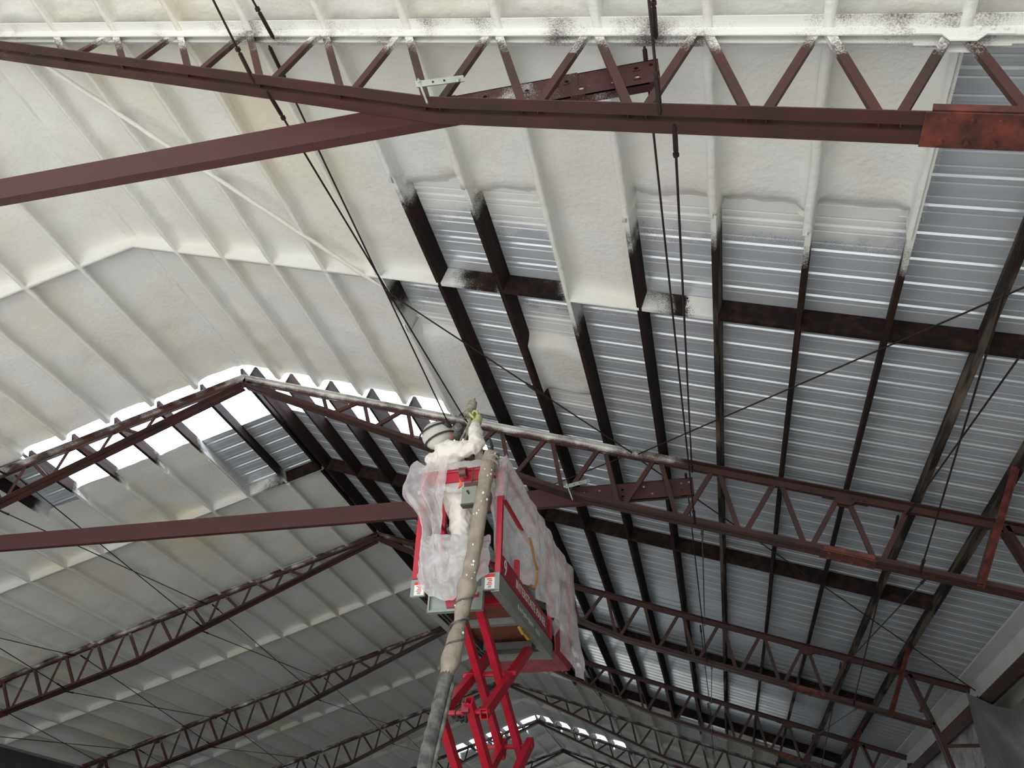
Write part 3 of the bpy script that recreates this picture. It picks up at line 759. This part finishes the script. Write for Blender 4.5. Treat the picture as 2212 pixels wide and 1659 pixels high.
# roll-out extension deck, perforated underside
ex = MB(); nx, ny = 9, 12
a0, a1, b0, b1, zz = 2.05, 2.72, -.05, .79, 2.50
for i in range(nx):
    for j in range(ny):
        ca = a0 + (a1 - a0) * (i + .5) / nx; cb = b0 + (b1 - b0) * (j + .5) / ny; ha, hb = (a1 - a0) / nx / 2, (b1 - b0) / ny / 2; r = .014
        V = [LP(ca + r * math.cos(t * math.pi / 3), cb + r * math.sin(t * math.pi / 3), zz) for t in range(6)]
        V += [LP(ca + ha, cb, zz), LP(ca + ha, cb + hb, zz), LP(ca - ha, cb + hb, zz), LP(ca - ha, cb, zz), LP(ca - ha, cb - hb, zz), LP(ca + ha, cb - hb, zz)]
        ex.add(V, [(k, (k + 1) % 6, 6 + (k + 1) % 6, 6 + k) for k in range(6)])
exo = ex.build('extension_deck', MT['red_faded'], lift); _s = exo.modifiers.new('thickness', 'SOLIDIFY'); _s.thickness = .006
for b_ in (-.062, .79): lbox('extension_side', 2.0, 2.74, b_, b_ + .012, 2.50, 2.80, 'red_panel')
lbox('extension_end', 2.72, 2.735, -.06, .80, 2.50, 2.72, 'red_faded')
# scissor arms, three stages
ZN = [2.45, 1.49, .53, -.43]
for s in range(3):
    zt, zb = ZN[s], ZN[s + 1]; at, ab = .12, 1.52
    outer, inner = ((.10, .48), (.20, .38))
    dn, up_ = ((.20, .38), (.10, .47)) if s % 2 == 0 else ((.21, .48), (.10, .36))
    o_ = .10
    for b in dn: rtube('scissor_arm', (at - o_, b, zt + .065 if s else zt), (ab + .10, b, zb - .065), .062, .085)
    for b in up_: rtube('scissor_arm', (ab + .08, b, zt + .055 if s else zt), (at - .04, b, zb - .03), .062, .085)
    lrail('pivot_bar', [((at + ab) / 2, .04, (zt + zb) / 2), ((at + ab) / 2, .54, (zt + zb) / 2)], .026)
    for a in (at, ab): lrail('pivot_bar', [(a, .06, zb), (a, .52, zb)], .022)
lrail('cable_coil', [(.16 + .02 * math.cos(i), .14 + .012 * i, 1.52 - .07 * math.sin(math.pi * i / 24) + .02 * math.sin(i * 2.1)) for i in range(25)], .018, 'black')
lrail('cable_loop', [(.05, .28 + .05 * math.cos(t * .52), 1.47 + .05 * math.sin(t * .52)) for t in range(13)], .006, 'black')
lbox('hydraulic_box', .02, .11, .21, .27, 1.47, 1.54, 'red_panel')
lbox('slide_block', 1.44, 1.60, .06, .56, 2.38, 2.45, 'grey_dark')
lbox('chassis', -.05, 1.85, .02, .76, -1.42, -.60, 'red_panel')
lbox('chassis_top', -.02, 1.82, .0, .78, -.60, -.46, 'grey')
for a in (.25, 1.55):
    for b in (.02, .76):
        mb = MB(); mb.tube([LP(a, b - .05, -1.42), LP(a, b + .05, -1.42)], .178, 20); mb.build('wheel', MT['black'], lift)
lrail('yellow_strap', [(.95, .06, 2.43), (1.05, .05, 2.40), (1.15, .06, 2.43), (1.25, .05, 2.41), (1.35, .06, 2.44)], .014, 'yellow')
tag(lrail('orange_cable', [(.62, -.14, 2.70), (.55, -.145, 2.66), (.72, -.15, 2.70), (.80, -.15, 2.82), (.82, -.15, 2.93), (.70, -.15, 2.98), (.62, -.15, 3.06), (.52, -.15, 3.13)], .012, 'cable', None),
    'short orange-brown cable hanging on the plastic above the lift lettering', 'cable')

# ---------------------------------------------------------------- plastic film on the lift
def lerpt(T, x):
    for (x0, y0), (x1, y1) in zip(T, T[1:]):
        if x <= x1: return y0 + (y1 - y0) * max(0, (x - x0) / (x1 - x0))
    return T[-1][1]
def drapeR(u, v):
    a = -.10 + 2.90 * u
    bot = lerpt([(-.1, 3.15), (.1, 2.86), (.5, 2.80), (1.2, 2.76), (1.8, 2.74), (2.1, 2.60), (2.45, 2.42), (2.8, 2.40)], a) + .05 * ns(u * 9, 2.2, 0)
    z = RT + .06 + .03 * ns(u * 9, 0, 1) - (RT + .06 - bot) * v
    fo = .040 * math.sin(u * 40 + 3 * ns(u * 4, v * 2, 6)) + .07 * ns(u * 7, v * 1.6, 2) + .03 * ns(u * 24, v * 7, 5)
    inside = .14 * sstep(1.0, .5, a) * sstep(.02, .2, v)
    b = -.075 + inside - .05 * v * sstep(.4, 1, a) - fo * (.25 + .8 * v) * (1 if a > .8 else .45) - .03 * sstep(.8, 1, u)
    return LP(a, b, z)
pf = cloth('plastic_film', MT['film'], 'wrinkled clear plastic film draped over the lift railing beside the lettering', 'plastic film', drapeR, 150, 40)
def drapeR2(u, v):
    a = -.06 + 2.84 * u; t = v
    return LP(a, -.075 + .20 * t, RT + .05 + .03 * ns(u * 9, 0, 1) - .25 * t ** 1.5 + .03 * ns(u * 8, v * 2, 9))
cloth('inner_fold', MT['film'], None, None, drapeR2, 60, 8, parent=pf)
def drapeF(u, v):                                   # left part of the front
    b = .50 + .02 * math.sin(v * 9) + .05 * ns(v * 3, 1, 1) + (.33 + .05 * math.sin(v * 7 + 1) - .10 * sstep(.3, .7, v)) * u; z = RT + .09 - 1.22 * v + .03 * ns(u * 4, v * 3, 2) + .04 * (1 - v) * ns(u * 5, 0, 4)
    return LP(-.06 - .06 * math.sin(u * 15 + v * 3 + 2 * ns(u * 2, v * 3, 9)) * (.3 + v) - .06 * ns(u * 3, v * 4, 5) - .03 * ns(u * 11, v * 14, 3), b + .05 * v * math.sin(v * 4) - .08 * sstep(.6, 1, v) * u + .09 * u * math.exp(-((v - .26) / .1) ** 2), z)
pf2 = cloth('plastic_film', MT['film'], 'clear plastic film wrapped over the lift front railing with a sagging bag', 'plastic film', drapeF, 40, 80)
def wrap(u, v):                                     # film bunched over the front rails
    b = .80 - .76 * u; t = v * 2 * math.pi * .8
    return LP(-.02 - .055 * math.cos(t + .4) + .015 * ns(u * 9, v * 4, 3), b, 3.57 + .155 * math.sin(t + .4) * (1 + .25 * ns(u * 5, v, 8)) + .02 * ns(u * 14, v * 6, 1))
cloth('rail_wrap', MT['film_thin'], None, None, wrap, 50, 22, parent=pf2)
def bag(u, v):
    b = .71 - .65 * u; env = math.sin(math.pi * min(1, max(0, u * .96 + .03))) ** .55
    top = 2.98 - .05 * u; bot = 2.60 - .235 * env * (1 - .6 * sstep(.45, 1, u))
    z = top + (bot - top) * v
    bulge = .11 * math.sin(math.pi * min(1, v * .9 + .1)) * env
    return LP(-.05 - bulge - .045 * ns(u * 6, v * 4, 4) - .025 * ns(u * 15, v * 11, 8), b, z + .015 * ns(u * 9, v * 7, 2))
cloth('sagging_bag', MT['film'], None, None, bag, 60, 40, parent=pf2)
def postwrap(u, v):
    t = u * 2 * math.pi; z = 3.72 - .40 * v
    r = .055 + .02 * ns(math.cos(t) * 2, math.sin(t) * 2, v * 5)
    return LP(.02 + r * math.cos(t), r * math.sin(t), z)
cloth('post_wrap', MT['film_thin'], None, None, postwrap, 24, 14, parent=pf2)

# ---------------------------------------------------------------- foam hose hanging from the lift
hp = [(-1.70, 6.28, 5.32), (-1.715, 6.26, 5.24), (-1.735, 6.24, 5.0), (-1.765, 6.21, 4.66), (-1.795, 6.19, 4.30), (-1.84, 6.17, 3.93), (-1.88, 6.13, 3.57), (-1.925, 6.08, 3.27)]
hp2 = [(-1.925, 6.08, 3.27), (-1.935, 5.99, 3.04), (-1.942, 5.9, 2.83), (-1.95, 5.8, 2.57), (-1.97, 5.6, 1.9), (-2.0, 5.4, 1.0), (-2.05, 5.2, .3), (-2.2, 4.8, .09), (-2.6, 4.0, .08), (-3.2, 2.6, .08)]
def smooth_path(P, n):
    P = [Vector(p) for p in P]; out = []
    for i in range(len(P) - 1):
        p0, p1, p2, p3 = P[max(0, i - 1)], P[i], P[i + 1], P[min(len(P) - 1, i + 2)]
        for j in range(n):
            t = j / n; out.append(.5 * ((2 * p1) + (p2 - p0) * t + (2 * p0 - 5 * p1 + 4 * p2 - p3) * t * t + (3 * p1 - p0 - 3 * p2 + p3) * t ** 3))
    out.append(P[-1]); return out
hose = tag(empty('spray_hose', hp2[-1]), 'thick tan foam-crusted hose hanging down in front of the lift', 'hose')
pts = smooth_path(hp, 12); mb = MB()
mb.tube(pts, [.066 + .010 * ns(i * .22, 3, 0) + .006 * (math.sin(i * .9) if i > 50 else 0) + (.012 if i > 55 else 0) * math.sin(i * .35) for i in range(len(pts))], 16); mb.build('wrapped_hose', MT['hose'], hose, smooth=True)
mb = MB(); pts2 = smooth_path(hp2, 10); mb.tube(pts2, [.056 + .008 * ns(i * .4, 7, 0) for i in range(len(pts2))], 14); mb.build('lower_hose', MT['hose_dark'], hose, smooth=True)
mb = MB(); mb.tube([p + Vector((.075, -.02, 0)) for p in pts2[4:60]], .016, 8); mb.build('feed_line', MT['hose_dark'], hose, smooth=True)
for i, j in ((62, .02), (68, .01), (74, -.01)):
    c = pts[i]; mb = MB(); mb.tube([c + Vector((.074 * math.cos(t * .4), .074 * math.sin(t * .4), .012 * math.sin(t * .8) + .04 * math.cos(t * .4))) for t in range(17)], .009, 6); mb.build('tie', MT['hose_dark'], hose)
for i in range(3):
    c = Vector(hp[0]) + Vector((0, 0, -.03 - .04 * i)); mb = MB()
    mb.tube([c + Vector((.073 * math.cos(t * .4), .073 * math.sin(t * .4), .03 * math.cos(t * .4 + i))) for t in range(17)], .012, 6); mb.build('rope', MT['hose'], hose, smooth=True)
mb = MB(); mb.tube([Vector(hp[0]) + Vector((.01, 0, 0)), Vector(hp[0]) + Vector((0, .02, .10)), Vector(hp[0]) + Vector((-.04, .05, .24))], [.012, .016, .008], 8); mb.build('hanging_strap', MT['black'], hose)
rnd = random.Random(3)
for i in range(26):
    c = pts[rnd.randrange(2, len(pts) - 2)]; t = rnd.uniform(3.4, 6.0); r = rnd.uniform(.006, .014)
    mb = MB(); bm_c = c + Vector((math.cos(t), math.sin(t), 0)) * .066
    mb.tube([bm_c + Vector((0, 0, -r)), bm_c + Vector((.002, 0, 0)), bm_c + Vector((0, 0, r))], [r * .3, r, r * .4], 6); mb.build('foam_crust', MT['crust'], hose, smooth=True)

# ---------------------------------------------------------------- worker
def S(v, Y, Yr=6.62): v = Vector((v[0], Y, v[1] - CAMZ)); f = Yr / Y; return Vector((v.x * f, Yr, v.z * f + CAMZ))
def ring(c, rx, ry, ax, ay, n=18): return [c + ax * (rx * math.cos(2 * math.pi * i / n)) + ay * (ry * math.sin(2 * math.pi * i / n)) for i in range(n)]
def loft(mb, secs, n=18):
    rows = []
    for i, (c, rx, ry) in enumerate(secs):
        c = Vector(c); d = (Vector(secs[min(i + 1, len(secs) - 1)][0]) - Vector(secs[max(i - 1, 0)][0])).normalized()
        ax = (XA - d * XA.dot(d)); ax = ax.normalized() if ax.length > .2 else (ZA - d * ZA.dot(d)).normalized(); ay = d.cross(ax)
        rows.append(ring(c, rx, ry, ax, ay, n))
    o = len(mb.v); mb.grid(rows, closed=True)
    m = len(rows); mb.f.append(tuple(o + j for j in range(n))[::-1]); mb.f.append(tuple(o + (m - 1) * n + j for j in range(n)))
FZ = 2.56 + CAMZ
wk = tag(empty('person', (-2.06, 6.66, FZ)), 'person in white hooded suit, mask and lime glove aiming a spray gun at the roof', 'person')
head = Vector((-2.345, 6.62, 5.80)); HS = 1.17; neck = Vector((-2.30, 6.62, 5.60))
mb = MB()
# torso: pelvis to shoulders, leaning back, facing +X
loft(mb, [((-2.05, 6.64, 4.93), .15, .17), ((-2.07, 6.64, 5.03), .17, .19), ((-2.11, 6.63, 5.15), .165, .19), ((-2.16, 6.62, 5.28), .165, .20), ((-2.205, 6.62, 5.40), .17, .215), ((-2.245, 6.62, 5.50), .155, .21), ((-2.275, 6.62, 5.57), .11, .16), (neck, .075, .085), (neck + Vector((-.02, 0, .08)), .07, .08)])
# legs
for sy in (-1, 1):
    loft(mb, [((-2.05, 6.64 + sy * .075, 5.0), .115, .11), ((-2.04, 6.64 + sy * .10, 4.85), .115, .105), ((-2.02, 6.64 + sy * .115, 4.62), .092, .09), ((-2.03, 6.64 + sy * .12, 4.42), .08, .08), ((-2.05, 6.64 + sy * .12, FZ + .08), .075, .075), ((-2.05, 6.64 + sy * .12, FZ + .02), .07, .07)], 14)
    loft(mb, [((-2.13, 6.64 + sy * .12, FZ + .05), .02, .02), ((-2.10, 6.64 + sy * .12, FZ + .05), .05, .045), ((-1.98, 6.64 + sy * .125, FZ + .048), .05, .042), ((-1.88, 6.64 + sy * .13, FZ + .035), .045, .03), ((-1.85, 6.64 + sy * .13, FZ + .03), .02, .018)], 12)
# raised right arm (camera side)
sh = Vector((-2.20, 6.44, 5.49)); el = Vector((-1.885, 6.36, 5.46)); wr = Vector((-1.93, 6.48, 5.80))
loft(mb, [(sh + Vector((-.06, .09, 0)), 0.072, 0.096), (sh, 0.110, 0.114), (sh.lerp(el, .35), 0.096, 0.098), (sh.lerp(el, .7), 0.084, 0.086), (el + Vector((-.02, 0, -.005)), 0.079, 0.079), (el + Vector((.025, 0.012, 0.054)), 0.077, 0.077), (el.lerp(wr, .3) + Vector((.015, 0, .01)), 0.077, 0.077), (el.lerp(wr, .65), 0.067, 0.067), (el.lerp(wr, .95), 0.058, 0.058)], 14)
# left arm reaching up behind to steady the gun
sl2 = Vector((-2.22, 6.80, 5.49)); el2 = Vector((-1.98, 6.86, 5.40)); wr2 = Vector((-1.93, 6.68, 5.62))
loft(mb, [(sl2 + Vector((-.05, -.08, 0)), .06, .08), (sl2, .088, .09), (sl2.lerp(el2, .5), .072, .074), (el2, .062, .062), (el2 + Vector((.02, -.01, .04)), .06, .06), (el2.lerp(wr2, .6), .054, .054), (wr2, .046, .046)], 14)
# hood collar bunching at the back
loft(mb, [((-2.40, 6.52, 5.49), .02, .03), ((-2.395, 6.56, 5.50), .06, .07), ((-2.39, 6.64, 5.51), .065, .08), ((-2.385, 6.72, 5.50), .02, .03)], 12)
body = mb.build('body', MT['suit'], wk, smooth=True)
rm = body.modifiers.new('skin', 'REMESH'); rm.mode = 'VOXEL'; rm.voxel_size = .014; rm.use_smooth_shade = True
smo = body.modifiers.new('soften', 'SMOOTH'); smo.iterations = 4; smo.factor = .5
tx = bpy.data.textures.new('creases', 'CLOUDS'); tx.noise_scale = .07; tx.noise_depth = 2
dm = body.modifiers.new('creases', 'DISPLACE'); dm.texture = tx; dm.strength = .05; dm.mid_level = .5; dm.texture_coords = 'GLOBAL'
# head in hood, tilted back and turned toward +X
hf = Vector((.80, .18, .57)).normalized(); hs = hf.cross(ZA).normalized(); hu = hs.cross(hf).normalized()
def HP(f, s, u): return head + (hf * f + hs * s + hu * u) * HS
def ellip(name, c, rf, rs, ru, m, parent, n=20, k=14, cut=None):
    mb = MB(); rows = []
    for i in range(k + 1):
        ph = math.pi * i / k
        rows.append([HP(c[0] + rf * math.cos(ph), c[1] + rs * math.sin(ph) * math.cos(2 * math.pi * j / n), c[2] + ru * math.sin(ph) * math.sin(2 * math.pi * j / n)) for j in range(n)])
    mb.grid(rows, closed=True); return mb.build(name, m, parent, smooth=True)
ellip('hood', (-.015, 0, .01), .135, .105, .135, MT['hood'], wk)
fc = ellip('face', (.055, 0, -.01), .080, .070, .100, MT['skin'], wk)
ellip('nose', (.14, 0, -.005), .022, .014, .02, MT['skin'], fc, 10, 8)
gg = ellip('goggles', (.090, 0, .030), .055, .092, .062, MT['strap'], wk)
rs_ = ellip('respirator', (.130, 0, -.050), .062, .066, .058, MT['visor'], wk)
for s in (-1, 1):
    mb = MB(); c = HP(.145, s * .055, -.062); dd = (hs * s * .9 + hf * .45).normalized(); mb.tube([c, c + dd * .02, c + dd * .022, c + dd * .055], [.030, .034, .042, .040], 16); mb.build('filter', MT['visor'], rs_, smooth=False)
def strap(z0, tilt, r, rad=.0):
    mb = MB(); P = []
    for i in range(25):
        t = 2 * math.pi * i / 24
        P.append(HP(-.012 + (.142 + rad) * math.cos(t), (.112 + rad) * math.sin(t), z0 + tilt * math.cos(t)))
    mb.tube(P, r, 6, False); return mb.build('strap', MT['strap'], wk, smooth=True)
strap(-.045, -.02, .011); strap(.055, -.02, .010)
# gloved hand: palm plus five bent fingers closed on the gun grip
gl_root = None
mb = MB(); hc = Vector((-1.925, 6.505, 5.875))
gx = Vector((-.62, .30, .10)).normalized()          # across knuckles toward the grip
loft(mb, [(wr + Vector((0, 0, -.05)), .053, .053), (wr + Vector((.002, 0, .02)), .046, .044), (hc + Vector((.012, .004, -.025)), .040, .050), (hc + Vector((.018, .008, .02)), .036, .052), (hc + Vector((.012, .012, .05)), .028, .044)], 14)
palm = mb.build('glove', MT['glove'], wk, smooth=True)
for i in range(4):
    bz = Vector((.020, -.040 + .026 * i, .045 - .006 * abs(i - 1.5))); p = hc + bz
    L = (.050, .058, .055, .044)[i]
    mb = MB(); mb.tube([p, p + Vector((-.012, -.006, .028)), p + Vector((-.035, -.012, .034)), p + Vector((-.035 - L * .35, -.012, .016)), p + Vector((-.034 - L * .28, -.006, -.006))], [.0125, .0125, .0115, .0105, .008], 10); mb.build('finger', MT['glove'], palm, smooth=True)
mb = MB(); p = hc + Vector((-.012, -.040, -.012)); mb.tube([p, p + Vector((-.026, -.018, .02)), p + Vector((-.046, -.014, .05)), p + Vector((-.052, -.006, .072))], [.014, .0135, .012, .009], 10); mb.build('thumb', MT['glove'], palm, smooth=True)
mb = MB(); h2 = Vector((-1.945, 6.64, 5.67)); loft(mb, [(wr2 + Vector((0, 0, -.02)), .046, .046), (h2, .036, .044), (h2 + Vector((0, -.015, .05)), .030, .042)], 12); g2 = mb.build('glove', MT['glove'], wk, smooth=True)
for i in range(4):
    p = h2 + Vector((-.03 + .02 * i, -.02, .05)); mb = MB(); mb.tube([p, p + Vector((0, -.02, .028)), p + Vector((0, -.046, .024)), p + Vector((0, -.05, .004))], [.011, .011, .010, .008], 8); mb.build('finger', MT['glove'], g2, smooth=True)
p = h2 + Vector((.036, -.0, .01)); mb = MB(); mb.tube([p, p + Vector((.018, -.02, .025)), p + Vector((.014, -.04, .045))], [.012, .011, .008], 8); mb.build('thumb', MT['glove'], g2, smooth=True)
# spray gun held up, crusted canister on its side
gun = tag(empty('spray_gun', hc + Vector((-.05, 0, -.05))), 'foam-crusted spray gun held up in the lime glove', 'spray gun')
gd = Vector((.27, .12, .95)).normalized(); gb = hc + Vector((-.065, .005, .0))
mb = MB(); mb.tube([gb - gd * .07, gb + gd * .05], [.017, .019], 10); mb.build('grip', MT['gun'], gun, smooth=True)
bb = gb + Vector((-.035, -.01, .05)); mb = MB()
mb.tube([bb, bb + gd * .012, bb + gd * .10, bb + gd * .105, bb + gd * .125, bb + gd * .13, bb + gd * .15, bb + gd * .185, bb + gd * .20], [.040, .047, .048, .053, .053, .046, .048, .040, .020], 16); mb.build('body', MT['gun'], gun)
mb = MB(); q = bb + gd * .20; mb.tube([q, q + gd * .02, q + gd * .035], [.014, .010, .005], 10); mb.build('nozzle', MT['gun_metal'], gun)
mb = MB(); mb.tube([bb + Vector((-.012, 0, .01)), bb + Vector((-.035, -.01, -.045)), bb + Vector((-.01, -.01, -.075)), gb - gd * .06], .008, 8); mb.build('trigger_guard', MT['gun_metal'], gun, smooth=True)
for i, (dx, dy_) in enumerate(((-.03, 0), (.0, .012))):
    P = smooth_path([gb - gd * .065, gb + Vector((-.03 + dx, -.01 + dy_, -.17)), Vector((-2.03 + dx, 6.45 + dy_, 5.60)), Vector((-2.02 + dx, 6.46, 5.53))], 8)
    mb = MB(); mb.tube(P, .013, 8); mb.build('whip_hose', MT['gun'], gun, smooth=True)

# ---------------------------------------------------------------- small things on the lift
mb = MB(); c = LP(-.075, .345, 3.58)
th_ = 24; rows = []
for rr, bo in ((.050, -.032), (.050, .032), (.034, .032), (.034, -.032), (.050, -.032)): rows.append([c + E2 * bo + (E1 * math.cos(2 * math.pi * j / th_) + ZA * math.sin(2 * math.pi * j / th_)) * rr for j in range(th_)])
mb.grid(rows, closed=True); tag(mb.build('tape_roll', MT['tape'], None), 'roll of maroon tape hanging on the lift front rail', 'tape')
mb = MB(); mb.tube([c + ZA * .048, c + ZA * .10 + E1 * .04], .012, 6)
hang = empty('control_box', LP(-.115, .245, 3.2)); tag(hang, 'grey-green control box hung on the lift front rail beside the hose', 'control box')
mb = MB(); mb.box(LP(-.115, .250, 3.30), .07, .15, .185, AX); cb = mb.build('housing', MT['boxgreen'], hang); bv = cb.modifiers.new('round', 'BEVEL'); bv.width = .014; bv.segments = 3
mb = MB(); mb.box(LP(-.115, .24, 3.412), .06, .13, .04, AX); mb.build('handle', MT['tape'], hang)
mb = MB(); mb.box(LP(-.115, .250, 3.208), .072, .152, .016, AX); mb.build('base_cap', MT['grey_dark'], hang)
for b_, z_, r in ((.265, 3.335, .012), (.253, 3.315, .010)):
    mb = MB(); mb.tube([LP(-.149, b_, z_), LP(-.157, b_, z_)], r, 8); mb.build('knob', MT['black'], hang)
mb = MB(); mb.tube([LP(-.115, .24, 3.43), LP(-.108, .24, 3.50), LP(-.09, .24, 3.60)], .008, 6); mb.build('hook', MT['grey_dark'], hang)
mb = MB(); V = [LP(-.16, .315, 3.415), LP(-.16, .358, 3.48), LP(-.16, .343, 3.42), LP(-.16, .358, 3.37), LP(-.16, .333, 3.385)]
mb.add(V + [v + E1 * .01 for v in V], [(0, 1, 2, 3, 4), (9, 8, 7, 6, 5)] + [(i, (i + 1) % 5, 5 + (i + 1) % 5, 5 + i) for i in range(5)])
tag(mb.build('orange_flag', MT['orange'], None), 'small orange flag clipped beside the control box', 'flag')

# fine mist leaving the nozzle
mm = bpy.data.materials.new('spray_mist'); mm.use_nodes = True; _n = mm.node_tree; _n.nodes.remove(_n.nodes['Principled BSDF'])
_v = _n.nodes.new('ShaderNodeVolumeScatter'); _v.inputs['Color'].default_value = (.95, .93, .9, 1); _v.inputs['Density'].default_value = 1.6
_n.links.new(_v.outputs[0], _n.nodes['Material Output'].inputs['Volume'])
q = bb + gd * .245; e_ = (Vector((-1.856, 7.05, 6.731)) - q) * 2.6
mb = MB(); mb.tube([q + e_ * .01, q + e_ * .15, q + e_ * .32], [.006, .035, .075], 12)
tag(mb.build('spray_mist', mm), 'faint white mist sprayed upward from the gun nozzle', 'mist')
